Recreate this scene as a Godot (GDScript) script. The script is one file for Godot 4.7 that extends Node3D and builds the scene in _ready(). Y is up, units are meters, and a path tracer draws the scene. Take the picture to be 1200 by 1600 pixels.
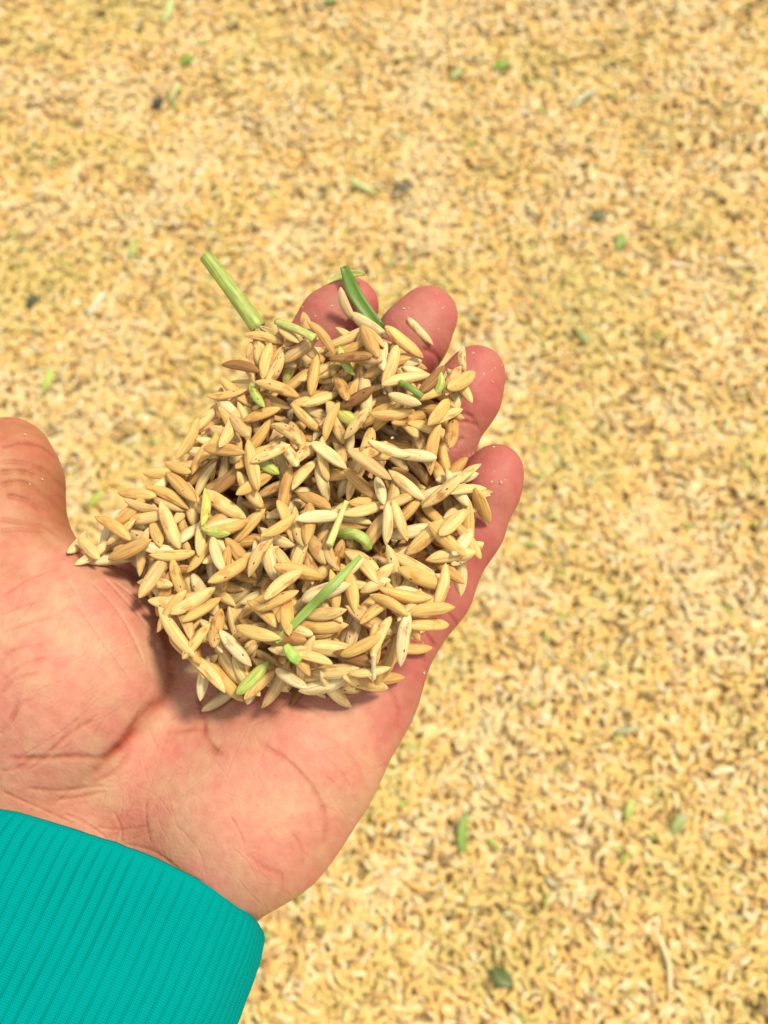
extends Node3D
# A left hand, palm up, holding a heap of rice in the husk over a floor of spread rice.

const FOV := 52.0
const CAM_HEIGHT := 0.655
const CAM_PITCH := 68.0
const CELL := 0.0009

var cam_basis: Basis
var cam_at := Vector3(0, CAM_HEIGHT, 0)
var half_tan := tan(deg_to_rad(FOV / 2.0))
var rng := RandomNumberGenerator.new()
var used := {}
var mats := {}

# ---------------------------------------------------------------- naming
func numbered(called: String) -> String:
	if not used.has(called):
		used[called] = 0
		return called
	used[called] += 1
	return "%s_%03d" % [called, used[called]]

func tag(o: Node, label: String, category := "", group := "", kind := "") -> void:
	if label: o.set_meta("label", label)
	if category: o.set_meta("category", category)
	if group: o.set_meta("group", group)
	if kind: o.set_meta("kind", kind)

func put(called: String, mesh: Mesh, material: Material, parent: Node = null) -> MeshInstance3D:
	var o := MeshInstance3D.new()
	o.mesh = mesh
	o.material_override = material
	if parent == null:
		o.name = numbered(called)
		add_child(o)
	else:
		o.name = called
		parent.add_child(o, true)
	return o

# ---------------------------------------------------------------- photograph pixels to places
# depth of the plane that the hand lies near, at a picture row: the hand tips a little towards the fingers
func plane_depth(py: float) -> float:
	return 0.232 + (1000.0 - py) * 0.00014 * 0.22

func ray(px: float, py: float) -> Vector3:
	return cam_basis * Vector3((px - 600.0) / 800.0 * half_tan, -(py - 800.0) / 800.0 * half_tan, -1.0)

func at_depth(px: float, py: float, depth: float) -> Vector3:
	return cam_at + ray(px, py) * depth

func on_ground(px: float, py: float, y := 0.006) -> Vector3:
	var d := ray(px, py)
	return cam_at + d * ((y - cam_at.y) / d.y)

func pixel_of(p: Vector3) -> Vector3:
	var q := cam_basis.inverse() * (p - cam_at)
	return Vector3(600.0 + q.x / -q.z / half_tan * 800.0, 800.0 - q.y / -q.z / half_tan * 800.0, -q.z)

# ---------------------------------------------------------------- the hand as a distance field
var bone_a: Array[Vector3] = []
var bone_ba: Array[Vector3] = []
var bone_len: PackedFloat32Array = []
var bone_ra: PackedFloat32Array = []
var bone_dr: PackedFloat32Array = []
var bone_grp: PackedInt32Array = []
var blend_in := [0.010, 0.010, 0.0035, 0.0035, 0.0035, 0.0035]
var blend_out := [0.0, 0.003, 0.007, 0.007, 0.007, 0.007]

# a joint: picture column and row, how far its skin lies behind the plane (mm), radius (mm)
func joint(j: Array) -> Vector3:
	return at_depth(j[0], j[1], plane_depth(j[1]) + (j[2] + j[3]) * 0.001)

func bone(grp: int, a: Array, b: Array) -> void:
	var pa := joint(a)
	var pb := joint(b)
	bone_a.append(pa)
	bone_ba.append(pb - pa)
	bone_len.append(maxf((pb - pa).length_squared(), 1e-9))
	bone_ra.append(a[3] * 0.001)
	bone_dr.append((b[3] - a[3]) * 0.001)
	bone_grp.append(grp)

func chain(grp: int, joints: Array) -> void:
	for i in joints.size() - 1:
		bone(grp, joints[i], joints[i + 1])

func smin(a: float, b: float, k: float) -> float:
	var h := maxf(k - absf(a - b), 0.0) / k
	return minf(a, b) - h * h * k * 0.25

func bone_distance(i: int, p: Vector3) -> float:
	var q := p - bone_a[i]
	var t := clampf(q.dot(bone_ba[i]) / bone_len[i], 0.0, 1.0)
	return (q - bone_ba[i] * t).length() - bone_ra[i] - bone_dr[i] * t

func field(p: Vector3, list: PackedInt32Array) -> float:
	var g := [1.0, 1.0, 1.0, 1.0, 1.0, 1.0]
	for i in list:
		var q := p - bone_a[i]
		var t := clampf(q.dot(bone_ba[i]) / bone_len[i], 0.0, 1.0)
		var d := (q - bone_ba[i] * t).length() - bone_ra[i] - bone_dr[i] * t
		var n := bone_grp[i]
		var have: float = g[n]
		if have > 0.9:
			g[n] = d
		else:
			var k: float = blend_in[n]
			var h := maxf(k - absf(have - d), 0.0) / k
			g[n] = minf(have, d) - h * h * k * 0.25
	var palm: float = g[0]
	var r := palm
	for n in range(1, 6):
		if g[n] < 0.9:
			r = minf(r, smin(palm, g[n], blend_out[n]))
	return r

func build_hand_bones() -> void:
	var wr := [70, 1315, 7, 19]
	var wu := [264, 1388, 13, 16.5]
	chain(0, [[-190, 1800, 4, 24], wr])
	chain(0, [[20, 1850, 12, 20], wu])
	chain(0, [wr, wu])
	var cr := [150, 1180, 10, 16]
	var cm := [240, 1190, 12, 14.5]
	var cu := [392, 1262, 1, 18.5]
	var m2 := [255, 892, 16, 11.5]
	var m3 := [355, 930, 15, 11.5]
	var m4 := [455, 1000, 13, 11.5]
	var m5 := [556, 1080, 6, 11.5]
	chain(0, [wr, cr, m2])
	chain(0, [wu, cm, m3])
	chain(0, [cm, m4])
	chain(0, [wu, cu, [478, 1168, 0, 17], m5])
	chain(0, [m2, m3, m4, m5])
	chain(0, [cm, cu])
	# thumb and its mound
	chain(1, [[60, 1225, 2, 18], [108, 1045, -7, 22.5], [-4, 905, -1, 15.5], [6, 802, 3, 9.8], [10, 748, 2, 10.5], [14, 710, 8, 8.4]])
	chain(1, [[-70, 1200, 4, 20], [-60, 1050, -2, 22], [0, 905, -1, 16]])
	chain(1, [[108, 1045, -7, 22.5], [-60, 1050, -2, 22]])
	# fingers: index, middle, ring, little
	chain(2, [m2, [388, 688, 11, 9.4], [472, 574, 7, 8.6], [522, 502, 5, 8.0], [548, 478, 5, 7.0]])
	chain(3, [m3, [502, 742, 11, 9.8], [590, 612, 5, 8.8], [645, 528, 2, 8.2], [668, 494, 2, 7.4]])
	chain(4, [m4, [604, 832, 9, 9.4], [682, 700, 3, 8.3], [728, 618, 0, 7.9], [744, 585, 0, 7.0]])
	chain(5, [m5, [678, 925, 5, 8.3], [735, 825, 1, 7.3], [764, 762, -1, 6.9], [776, 735, -1, 6.2]])

var hand_verts: PackedVector3Array = []
var hand_index: PackedInt32Array = []

func mesh_hand() -> void:
	var all: PackedInt32Array = []
	var lo := Vector3(9, 9, 9)
	var hi := -lo
	for i in bone_a.size():
		all.append(i)
		for e in [bone_a[i], bone_a[i] + bone_ba[i]]:
			lo = lo.min(e - Vector3.ONE * 0.027)
			hi = hi.max(e + Vector3.ONE * 0.027)
	var n := 8
	var bsize := CELL * n
	var half := bsize * 0.8661
	var nb := Vector3i(((hi - lo) / bsize).ceil()) + Vector3i.ONE
	var wide := nb.x * n + 2
	var deep := nb.z * n + 2
	var ids := {}
	var edges_low: PackedInt64Array = []
	var edges_way: PackedInt32Array = []
	var s := PackedFloat32Array()
	var m := n + 1
	s.resize(m * m * m)
	var corner := [0, 1, m, m + 1, m * m, m * m + 1, m * m + m, m * m + m + 1]
	var where: Array[Vector3] = []
	for c in 8:
		where.append(Vector3(c & 1, (c >> 1) & 1, c >> 2))
	for bz in nb.z:
		for by in nb.y:
			for bx in nb.x:
				var origin := lo + Vector3(bx, by, bz) * bsize
				var mid := origin + Vector3.ONE * bsize * 0.5
				var near: PackedInt32Array = []
				var least := 1.0
				var each := PackedFloat32Array()
				for i in all:
					var d := bone_distance(i, mid)
					each.append(d)
					least = minf(least, d)
				if least > half + 0.006 or least < -half - 0.012:
					continue
				for i in all:
					if each[i] < least + 2.0 * half + 0.010:
						near.append(i)
				if absf(field(mid, near)) > half * 1.15:
					continue
				var k := 0
				for z in m:
					for y in m:
						for x in m:
							s[k] = field(origin + Vector3(x, y, z) * CELL, near)
							k += 1
				for z in n:
					for y in n:
						for x in n:
							k = x + m * (y + m * z)
							var here := s[k] < 0.0
							var mixed := false
							for c in range(1, 8):
								if (s[k + corner[c]] < 0.0) != here:
									mixed = true
									break
							if not mixed:
								continue
							var cell: int = (bx * n + x + 1) + wide * ((bz * n + z + 1) + deep * (by * n + y + 1))
							var sum := Vector3.ZERO
							var count := 0
							for c in 8:
								for axis in 3:
									if (c >> axis) & 1:
										continue
									var e := c | (1 << axis)
									var va := s[k + corner[c]]
									var vb := s[k + corner[e]]
									if (va < 0.0) != (vb < 0.0):
										sum += where[c].lerp(where[e], va / (va - vb))
										count += 1
							var p := origin + (Vector3(x, y, z) + sum / count) * CELL
							ids[cell] = hand_verts.size()
							hand_verts.append(p)
							for axis in 3:
								var e2: int = [1, m, m * m][axis]
								if (s[k + e2] < 0.0) != here:
									edges_low.append(cell)
									edges_way.append(axis if here else axis + 3)
	var stepx := 1
	var stepz := wide
	var stepy := wide * deep
	for i in edges_low.size():
		var c := edges_low[i]
		var way := edges_way[i]
		var u := [stepy, stepz, stepx][way % 3] as int
		var v := [stepz, stepx, stepy][way % 3] as int
		var q := [ids.get(c, -1), ids.get(c - u, -1), ids.get(c - u - v, -1), ids.get(c - v, -1)]
		if q.min() < 0:
			continue
		if way < 3:
			hand_index.append_array([q[0], q[3], q[2], q[0], q[2], q[1]])
		else:
			hand_index.append_array([q[0], q[2], q[3], q[0], q[1], q[2]])

# height of the hand seen straight from above, on a 1 mm grid
var grid_lo := Vector2()
var grid_n := Vector2i()
const GRID := 0.001
var hand_top: PackedFloat32Array = []

func map_hand() -> void:
	var a := Vector2(9, 9)
	var b := -a
	for p in hand_verts:
		a = a.min(Vector2(p.x, p.z))
		b = b.max(Vector2(p.x, p.z))
	grid_lo = a - Vector2.ONE * 0.03
	grid_n = Vector2i(((b - a + Vector2.ONE * 0.06) / GRID).ceil())
	hand_top.resize(grid_n.x * grid_n.y)
	hand_top.fill(-1.0)
	for p in hand_verts:
		var c := Vector2i((Vector2(p.x, p.z) - grid_lo) / GRID)
		var k := c.x + grid_n.x * c.y
		hand_top[k] = maxf(hand_top[k], p.y)
	for z in range(1, grid_n.y - 1):       # single empty cells between filled ones
		for x in range(1, grid_n.x - 1):
			var k := x + grid_n.x * z
			if hand_top[k] < 0.0:
				var sum := 0.0
				var count := 0
				for o in [-1, 1, -grid_n.x, grid_n.x]:
					if hand_top[k + o] > 0.0:
						sum += hand_top[k + o]
						count += 1
				if count >= 3:
					hand_top[k] = sum / count

func hand_height(x: float, z: float) -> float:
	var c := Vector2i((Vector2(x, z) - grid_lo) / GRID)
	if c.x < 0 or c.y < 0 or c.x >= grid_n.x or c.y >= grid_n.y:
		return -1.0
	return hand_top[c.x + grid_n.x * c.y]

# the place on the skin that a picture pixel shows
func on_hand(px: float, py: float) -> Vector3:
	var d := 0.19
	var r := ray(px, py)
	while d < 0.30:
		var p := cam_at + r * d
		if p.y <= hand_height(p.x, p.z):
			return p
		d += 0.0004
	return cam_at + r * (plane_depth(py) + 0.006)

# ---------------------------------------------------------------- skin
const SKIN_SIDE := 1400
var skin_size := 0.23
var skin_lo := Vector2()
var skin_tone: PackedFloat32Array = []    # how much of a crease colour
var skin_high: PackedFloat32Array = []

func skin_pixel(p: Vector3) -> Vector2:
	return (Vector2(p.x, p.z) - skin_lo) / skin_size * SKIN_SIDE

# a crease along picture points: width and depth in mm, and how red it is
func crease(points: Array, width: float, depth: float, red: float, wander := 0.25) -> void:
	var curve := Curve2D.new()
	var way: PackedVector2Array = []
	for q in points:
		way.append(skin_pixel(on_hand(q[0], q[1])))
	for i in way.size():
		var t := (way[mini(i + 1, way.size() - 1)] - way[maxi(i - 1, 0)]) / 6.0
		curve.add_point(way[i], -t, t)
	var long := curve.get_baked_length()
	var per := SKIN_SIDE / skin_size * 0.001
	var w := width * per * 1.05
	var steps := int(long / 0.8)
	var bend := FastNoiseLite.new()
	bend.seed = int(points[0][0] * 7 + points[0][1])
	bend.frequency = 0.02
	var best := {}
	for i in steps + 1:
		var f := float(i) / maxf(steps, 1)
		var c := curve.sample_baked(f * long) + Vector2(bend.get_noise_1d(f * long), bend.get_noise_1d(f * long + 500.0)) * wander * per * 0.4
		var ends := smoothstep(0.0, 0.10, f) * (1.0 - smoothstep(0.85, 1.0, f)) * (0.8 + 0.5 * bend.get_noise_1d(f * long * 2.0 + 900.0))
		var reach := int(ceil(w * 1.6)) + 1
		for oy in range(-reach, reach + 1):
			for ox in range(-reach, reach + 1):
				var q := Vector2i(c) + Vector2i(ox, oy)
				if q.x < 0 or q.y < 0 or q.x >= SKIN_SIDE or q.y >= SKIN_SIDE:
					continue
				var e := (Vector2(q) + Vector2(0.5, 0.5)).distance_to(c) / w
				var v := exp(-e * e * 2.2) * ends
				var k := q.x + SKIN_SIDE * q.y
				if v > best.get(k, 0.0):
					best[k] = v
	for k in best:
		skin_high[k] -= best[k] * depth
		skin_tone[k] += best[k] * red

func make_skin() -> StandardMaterial3D:
	skin_lo = grid_lo
	skin_tone.resize(SKIN_SIDE * SKIN_SIDE)
	skin_high.resize(SKIN_SIDE * SKIN_SIDE)
	# --- folds of the palm
	crease([[250, 965], [268, 1030], [262, 1085], [226, 1115], [190, 1162], [140, 1200]], 1.2, 0.6, 0.5)
	crease([[225, 1105], [200, 1150], [165, 1182], [120, 1182], [60, 1185], [0, 1184]], 0.8, 0.35, 0.5)
	crease([[200, 1150], [165, 1190], [140, 1212]], 0.9, 0.3, 0.4)
	crease([[205, 1172], [180, 1205], [140, 1228]], 0.8, 0.25, 0.35)
	crease([[312, 1085], [318, 1120], [320, 1150], [335, 1172], [352, 1180]], 1.1, 0.6, 0.6)
	crease([[258, 1145], [290, 1140], [318, 1138]], 0.9, 0.3, 0.4)
	crease([[410, 1080], [470, 1100], [520, 1128]], 0.7, 0.2, 0.2)
	crease([[400, 1160], [450, 1190], [490, 1235], [508, 1280], [505, 1330]], 0.8, 0.35, 0.4)
	crease([[488, 1140], [530, 1165], [560, 1200], [568, 1230]], 0.6, 0.2, 0.18)
	crease([[510, 1185], [535, 1210], [548, 1235]], 0.5, 0.2, 0.16)
	crease([[604, 1075], [618, 1095], [624, 1120], [618, 1140]], 0.8, 0.35, 0.35)
	crease([[575, 1125], [590, 1150], [592, 1180]], 0.6, 0.2, 0.15)
	crease([[385, 1333], [410, 1355], [440, 1366]], 0.9, 0.22, 0.3)
	crease([[455, 1300], [470, 1325], [472, 1360]], 0.6, 0.15, 0.18)
	crease([[440, 1362], [438, 1390], [425, 1420]], 0.6, 0.15, 0.2)
	crease([[360, 1275], [372, 1296], [384, 1325]], 0.5, 0.12, 0.2)
	# --- thumb mound
	for a in [[[0, 935], [45, 905], [95, 888]], [[0, 962], [40, 945], [75, 935]], [[0, 990], [40, 975], [90, 962]], [[0, 1025], [35, 1012], [70, 1008]], [[5, 1062], [35, 1040], [75, 1028]], [[0, 1085], [20, 1065], [60, 1052]], [[15, 1130], [30, 1105], [55, 1090]], [[75, 1178], [110, 1148], [150, 1122]], [[0, 1150], [20, 1120], [30, 1090]], [[50, 1200], [90, 1165], [110, 1140]], [[0, 1205], [30, 1200], [60, 1180]], [[40, 1232], [90, 1236], [150, 1229], [175, 1231]], [[90, 1250], [130, 1245], [165, 1236]]]:
		crease(a, 0.65, 0.22, 0.27)
	for a in [[[112, 930], [150, 985], [190, 1040], [212, 1068]], [[140, 905], [185, 955], [215, 1010], [228, 1045]], [[160, 900], [205, 948], [238, 990]], [[175, 905], [212, 935], [235, 965]], [[230, 1000], [245, 985], [250, 970]], [[105, 905], [120, 925], [135, 960]]]:
		crease(a, 0.5, 0.26, -0.22)
	# --- wrist
	for a in [[[0, 1235], [60, 1262], [120, 1290]], [[150, 1292], [190, 1296], [235, 1290]], [[178, 1268], [190, 1295], [188, 1318]], [[228, 1250], [230, 1290], [236, 1320]], [[190, 1318], [240, 1330], [285, 1362]], [[100, 1270], [140, 1290], [170, 1312]]]:
		crease(a, 0.5, 0.15, 0.22)
	# --- thumb joints
	for a in [[[0, 700], [35, 692], [70, 700], [92, 720]], [[0, 722], [40, 722], [75, 738], [98, 765]], [[0, 738], [35, 738], [60, 748]], [[0, 758], [40, 756], [80, 782], [94, 800]], [[0, 812], [40, 818], [75, 826], [92, 838]], [[0, 830], [40, 828], [70, 830]], [[10, 775], [40, 782], [66, 800]]]:
		crease(a, 0.8, 0.42, 0.34)
	# --- fine lines all over the palm
	rng.seed = 61
	for k in 240:
		var c := Vector2(rng.randf_range(0, 600), rng.randf_range(880, 1400))
		var turn := rng.randf_range(-0.5, 0.5) + (2.3 if c.x < 230.0 else 0.9 if rng.randf() < 0.7 else 2.4)
		var d := Vector2(cos(turn), sin(turn)) * rng.randf_range(15, 55)
		var side := d.orthogonal() * rng.randf_range(-0.2, 0.2)
		var a := c - d
		var b := c + d
		if hand_height(on_hand(a.x, a.y).x, on_hand(a.x, a.y).z) < 0.0 or hand_height(on_hand(b.x, b.y).x, on_hand(b.x, b.y).z) < 0.0:
			continue
		crease([[a.x, a.y], [c.x + side.x, c.y + side.y], [b.x, b.y]], 0.28, rng.randf_range(0.03, 0.09), rng.randf_range(0.01, 0.07))
	# --- finger joints
	for a in [[[700, 650], [722, 647], [742, 655]], [[640, 1000], [655, 1015], [665, 1035]], [[660, 985], [672, 1000], [680, 1012]], [[690, 950], [705, 962], [716, 975]], [[716, 660], [732, 658], [748, 664]], [[660, 545], [680, 552], [694, 562]], [[710, 700], [716, 690], [724, 684]]]:
		crease(a, 0.7, 0.4, 0.4)
	var mottle := FastNoiseLite.new()
	mottle.seed = 4
	mottle.frequency = 0.012
	mottle.fractal_octaves = 4
	var grain := FastNoiseLite.new()
	grain.seed = 9
	grain.noise_type = FastNoiseLite.TYPE_CELLULAR
	grain.cellular_return_type = FastNoiseLite.RETURN_DISTANCE2_SUB
	grain.frequency = 0.16
	var print_lines := FastNoiseLite.new()
	print_lines.seed = 15
	print_lines.frequency = 0.05
	print_lines.fractal_octaves = 3
	var bm := mottle.get_image(SKIN_SIDE, SKIN_SIDE, false, false, true).get_data()
	var bg := grain.get_image(SKIN_SIDE, SKIN_SIDE, false, false, true).get_data()
	var bl := print_lines.get_image(SKIN_SIDE, SKIN_SIDE, false, false, true).get_data()
	var color := PackedByteArray()
	color.resize(SKIN_SIDE * SKIN_SIDE * 3)
	var high := PackedByteArray()
	high.resize(SKIN_SIDE * SKIN_SIDE)
	for k in SKIN_SIDE * SKIN_SIDE:
		var m := (bm[k] / 255.0 - 0.5)
		var l := (bl[k] / 255.0 - 0.5)
		var g := bg[k] / 255.0
		var t := skin_tone[k]
		# pale and redder patches, crease pigment
		var r := 1.0 - 0.10 * t + 0.02 * m + 0.06 * l
		var gg := 1.0 - 0.30 * t - 0.22 * m + 0.12 * l
		var b := 1.0 - 0.36 * t - 0.12 * m + 0.12 * l
		color[k * 3] = int(clampf(r * 0.92, 0, 1) * 255)
		color[k * 3 + 1] = int(clampf(gg * 0.92, 0, 1) * 255)
		color[k * 3 + 2] = int(clampf(b * 0.92, 0, 1) * 255)
		high[k] = int(clampf(0.72 + skin_high[k] * 0.5 + 0.045 * g + 0.05 * l, 0, 1) * 255)
	var mat := StandardMaterial3D.new()
	var img := Image.create_from_data(SKIN_SIDE, SKIN_SIDE, false, Image.FORMAT_RGB8, color)
	mat.albedo_texture = ImageTexture.create_from_image(img)
	mat.heightmap_enabled = true
	mat.heightmap_texture = ImageTexture.create_from_image(Image.create_from_data(SKIN_SIDE, SKIN_SIDE, false, Image.FORMAT_L8, high))
	mat.heightmap_scale = 0.2
	mat.vertex_color_use_as_albedo = true
	mat.roughness = 0.6
	mat.metallic_specular = 0.35
	mat.subsurf_scatter_enabled = true
	mat.subsurf_scatter_strength = 0.06
	return mat

func build_person() -> void:
	var person := Node3D.new()
	person.name = numbered("person")
	add_child(person)
	var base := at_depth(194, 1292, plane_depth(1292) + 0.0290)
	person.position = base
	tag(person, "left hand held palm up with curled fingers, in a teal ribbed sleeve cuff", "person")
	var skin := make_skin()
	# blood shows redder through the finger ends and the thumb, by blotches
	var blotch := FastNoiseLite.new()
	blotch.seed = 21
	blotch.frequency = 60.0
	blotch.fractal_octaves = 3
	var tips: Array[Vector3] = []
	for i in bone_a.size():
		if bone_grp[i] >= 2:
			tips.append(bone_a[i] + bone_ba[i])
	var colors := PackedColorArray()
	var uvs := PackedVector2Array()
	var local := PackedVector3Array()
	var palm_tone := Vector3(0.525, 0.232, 0.145)
	var tip_tone := Vector3(0.41, 0.122, 0.092)
	var thumb_tone := Vector3(0.39, 0.145, 0.070)
	var thumb_at := joint([22, 770, 3, 10])
	for p in hand_verts:
		var nearest := 1.0
		for t in tips:
			nearest = minf(nearest, t.distance_to(p))
		var q := blotch.get_noise_3dv(p)
		var red := 1.0 - smoothstep(0.012, 0.045, nearest + q * 0.012)
		var tone := palm_tone.lerp(tip_tone, red)
		tone = tone.lerp(thumb_tone, 1.0 - smoothstep(0.010, 0.034, thumb_at.distance_to(p) + q * 0.012))
		tone *= Vector3.ONE + Vector3(0.04, 0.10, 0.10) * q
		colors.append(Color(tone.x, tone.y, tone.z))
		uvs.append((Vector2(p.x, p.z) - skin_lo) / skin_size)
		local.append(p - base)
	var st := SurfaceTool.new()
	st.begin(Mesh.PRIMITIVE_TRIANGLES)
	for i in local.size():
		st.set_color(colors[i])
		st.set_uv(uvs[i])
		st.set_smooth_group(0)
		st.add_vertex(local[i])
	for i in hand_index:
		st.add_index(i)
	st.generate_normals()
	put("hand", st.commit(), skin, person)
	build_cuff(person, base)

func build_cuff(person: Node3D, base: Vector3) -> void:
	var far_end := at_depth(-53, 1790, plane_depth(1790) + 0.0255)
	var axis := (far_end - base).normalized()
	var to_cam := (cam_at - base).normalized()
	var side := axis.cross(to_cam).normalized()
	var up := side.cross(axis).normalized()
	var ribs := 112
	var per := 10
	var around := ribs * per
	# profile: along the axis (m), outward offset (m), rib strength; the rim rolls inward
	var prof := [[0.030, -0.0030, 0.0], [0.010, -0.0030, 0.3], [0.0025, -0.0028, 0.0], [0.0006, -0.0022, 0.0], [-0.0002, -0.0011, 0.05], [0.0001, -0.0002, 0.12], [0.0010, 0.0004, 0.35], [0.0024, 0.0007, 0.8]]
	for i in 46:
		var s := 0.005 + i * 0.0026
		prof.append([s, 0.0008 + 0.0006 * sin(s * 90.0) + s * 0.02, 1.0])
	var wave := FastNoiseLite.new()
	wave.seed = 3
	wave.frequency = 28.0
	var verts := PackedVector3Array()
	var uv := PackedVector2Array()
	for j in prof.size():
		for i in around + 1:
			var turn := TAU * i / around
			var phase := float(i % per) / per
			var groove := exp(-pow(minf(phase, 1.0 - phase) / 0.075, 2.0))
			var ca := cos(turn)
			var sa := sin(turn)
			var sq := pow(pow(absf(ca), 2.8) + pow(absf(sa), 2.8), -1.0 / 2.8)
			var o: float = prof[j][1]
			var d := Vector3.ZERO
			var lump: float = wave.get_noise_3d(ca * 0.03, sa * 0.03, prof[j][0] * 0.6) * 0.0022
			o += lump - groove * 0.0009 * (0.75 + 0.8 * wave.get_noise_2d(floorf(float(i) / per + 0.5) * 3.7, prof[j][0] * 1.5)) * prof[j][2] + 0.00005 * cos(phase * TAU + PI) * prof[j][2]
			var sway := wave.get_noise_2d(prof[j][0] * 0.8, 7.0 + sin(turn) * 0.02) * 0.012
			ca = cos(turn + sway)
			sa = sin(turn + sway)
			d = side * ca * (0.0415 * sq + o) + up * sa * (0.0325 * sq + o)
			var along: float = prof[j][0] + wave.get_noise_2d(ca * 0.02, sa * 0.02) * 0.0015 + (0.0135 * pow(1.0 - sa, 1.3) + 0.006 * maxf(ca, 0.0)) * exp(-maxf(prof[j][0], 0.0) / 0.05)
			verts.append(d + axis * along)
			uv.append(Vector2(float(i) / per, prof[j][0] / 0.0021))
	var st := SurfaceTool.new()
	st.begin(Mesh.PRIMITIVE_TRIANGLES)
	for i in verts.size():
		st.set_uv(uv[i])
		st.set_smooth_group(0)
		st.add_vertex(verts[i])
	var w := around + 1
	for j in prof.size() - 1:
		for i in around:
			var a := j * w + i
			for k in [a, a + 1, a + w, a + 1, a + w + 1, a + w]:
				st.add_index(k)
	st.generate_normals()
	# knit: rows of small v-shaped stitches
	var side_px := 64
	var img := Image.create(side_px, side_px, false, Image.FORMAT_L8)
	var tint := Image.create(side_px, side_px, false, Image.FORMAT_RGB8)
	rng.seed = 77
	for y in side_px:
		for x in side_px:
			var u := float(x) / side_px * 4.0
			var v := float(y) / side_px * 4.0
			var fu := fposmod(u, 1.0)
			var h := 0.5 + 0.5 * sin((v + absf(fu - 0.5) * 1.0) * TAU)
			h *= 0.6 + 0.4 * sin(fu * PI)
			img.set_pixel(x, y, Color(h, h, h))
			var g := 0.93 + 0.05 * h + rng.randf_range(-0.03, 0.03)
			tint.set_pixel(x, y, Color(g, g, g))
	var mat := StandardMaterial3D.new()
	mat.albedo_color = Color(0.0, 0.245, 0.224).linear_to_srgb()
	mat.albedo_texture = ImageTexture.create_from_image(tint)
	mat.heightmap_enabled = true
	mat.heightmap_texture = ImageTexture.create_from_image(img)
	mat.heightmap_scale = 0.012
	mat.roughness = 0.95
	mat.metallic_specular = 0.1
	mat.rim_enabled = true
	mat.rim = 0.1
	mat.rim_tint = 0.9
	var cuff := put("sleeve_cuff", st.commit(), mat, person)
	cuff.set_meta("label", "teal ribbed knit sleeve cuff around the wrist")

# ---------------------------------------------------------------- a grain of rice in its husk, lying along x, unit length 1
func grain_mesh(width: float, thick: float, bow: float, blunt: float, along: int, round_steps: int, groove: float) -> ArrayMesh:
	var verts := PackedVector3Array()
	var uv := PackedVector2Array()
	for j in along + 1:
		var f := float(j) / along
		var s := -cos(f * PI)            # -1 .. 1, closer rows at the ends
		var e := absf(s)
		var p: float = pow(maxf(1.0 - pow(e, 2.5 if s > 0.0 else blunt), 0.0), 0.82 if s > 0.0 else 0.66)
		p = maxf(p, 0.05)
		for i in round_steps + 1:
			var turn := TAU * i / round_steps
			var c := cos(turn)
			var q := sin(turn)
			# two husk halves meet in a seam on each broad side, a nerve runs between
			var r := 1.0
			for at in [0.30 * PI, 0.70 * PI, 1.30 * PI, 1.70 * PI]:
				r -= groove * exp(-pow((turn - at) / 0.17, 2.0))
			for at in [0.5 * PI, 1.5 * PI]:
				r += groove * 0.45 * exp(-pow((turn - at) / 0.22, 2.0))
			var y := q * thick * 0.5 * p * r
			var z := c * width * 0.5 * p * r + bow * (1.0 - s * s) - bow * 0.6
			verts.append(Vector3(s * 0.5, y, z))
			uv.append(Vector2(float(i) / round_steps, f))
	var st := SurfaceTool.new()
	st.begin(Mesh.PRIMITIVE_TRIANGLES)
	for i in verts.size():
		st.set_uv(uv[i])
		st.set_smooth_group(0)
		st.add_vertex(verts[i])
	var w := round_steps + 1
	for j in along:
		for i in round_steps:
			var a := j * w + i
			for k in [a, a + w, a + 1, a + 1, a + w, a + w + 1]:
				st.add_index(k)
	for end in [0, along]:
		var hub := verts.size()
		for i in range(1, round_steps - 1):
			var tri := [end * w, end * w + i, end * w + i + 1]
			if end: tri.reverse()
			for k in tri: st.add_index(k)
	st.generate_normals()
	return st.commit()

# streaked husk print: lengthwise fibres, brown specks, paler ribs
func husk_texture(n: int, stain: float) -> ImageTexture:
	var wide := 96
	var tall := 160
	var img := Image.create(wide, tall, false, Image.FORMAT_RGB8)
	var streak := FastNoiseLite.new()
	streak.seed = 100 + n
	streak.frequency = 0.09
	streak.fractal_octaves = 3
	var blot := FastNoiseLite.new()
	blot.seed = 200 + n
	blot.frequency = 0.035
	blot.fractal_octaves = 3
	rng.seed = 300 + n
	for y in tall:
		for x in wide:
			var ring := Vector2(cos(TAU * x / wide), sin(TAU * x / wide)) * wide / TAU
			var s := streak.get_noise_3d(ring.x * 2.2, ring.y * 2.2, y * 0.10)
			var b := blot.get_noise_3d(ring.x, ring.y, y * 0.7)
			var v := 0.86 + 0.20 * s
			var brown := clampf((b - 0.12) * 2.6, 0.0, 1.0) * stain
			var ends := smoothstep(0.84, 1.0, absf(y / float(tall) * 2.0 - 1.0) + s * 0.06) * stain * 0.8
			brown = clampf(brown + ends, 0.0, 1.0)
			img.set_pixel(x, y, Color(v * (1.0 - 0.22 * brown), v * (1.0 - 0.38 * brown), v * (1.0 - 0.50 * brown)))
	for k in int(stain * 12.0):
		var c := Vector2i(rng.randi_range(3, wide - 4), rng.randi_range(10, tall - 10))
		var r := rng.randi_range(1, 2)
		for oy in range(-r * 2, r * 2 + 1):
			for ox in range(-r, r + 1):
				if Vector2(ox, oy * 0.6).length() <= r:
					img.set_pixelv(c + Vector2i(ox, oy), Color(0.42, 0.27, 0.14))
	return ImageTexture.create_from_image(img)

var husk_prints: Array[ImageTexture] = []

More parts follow.
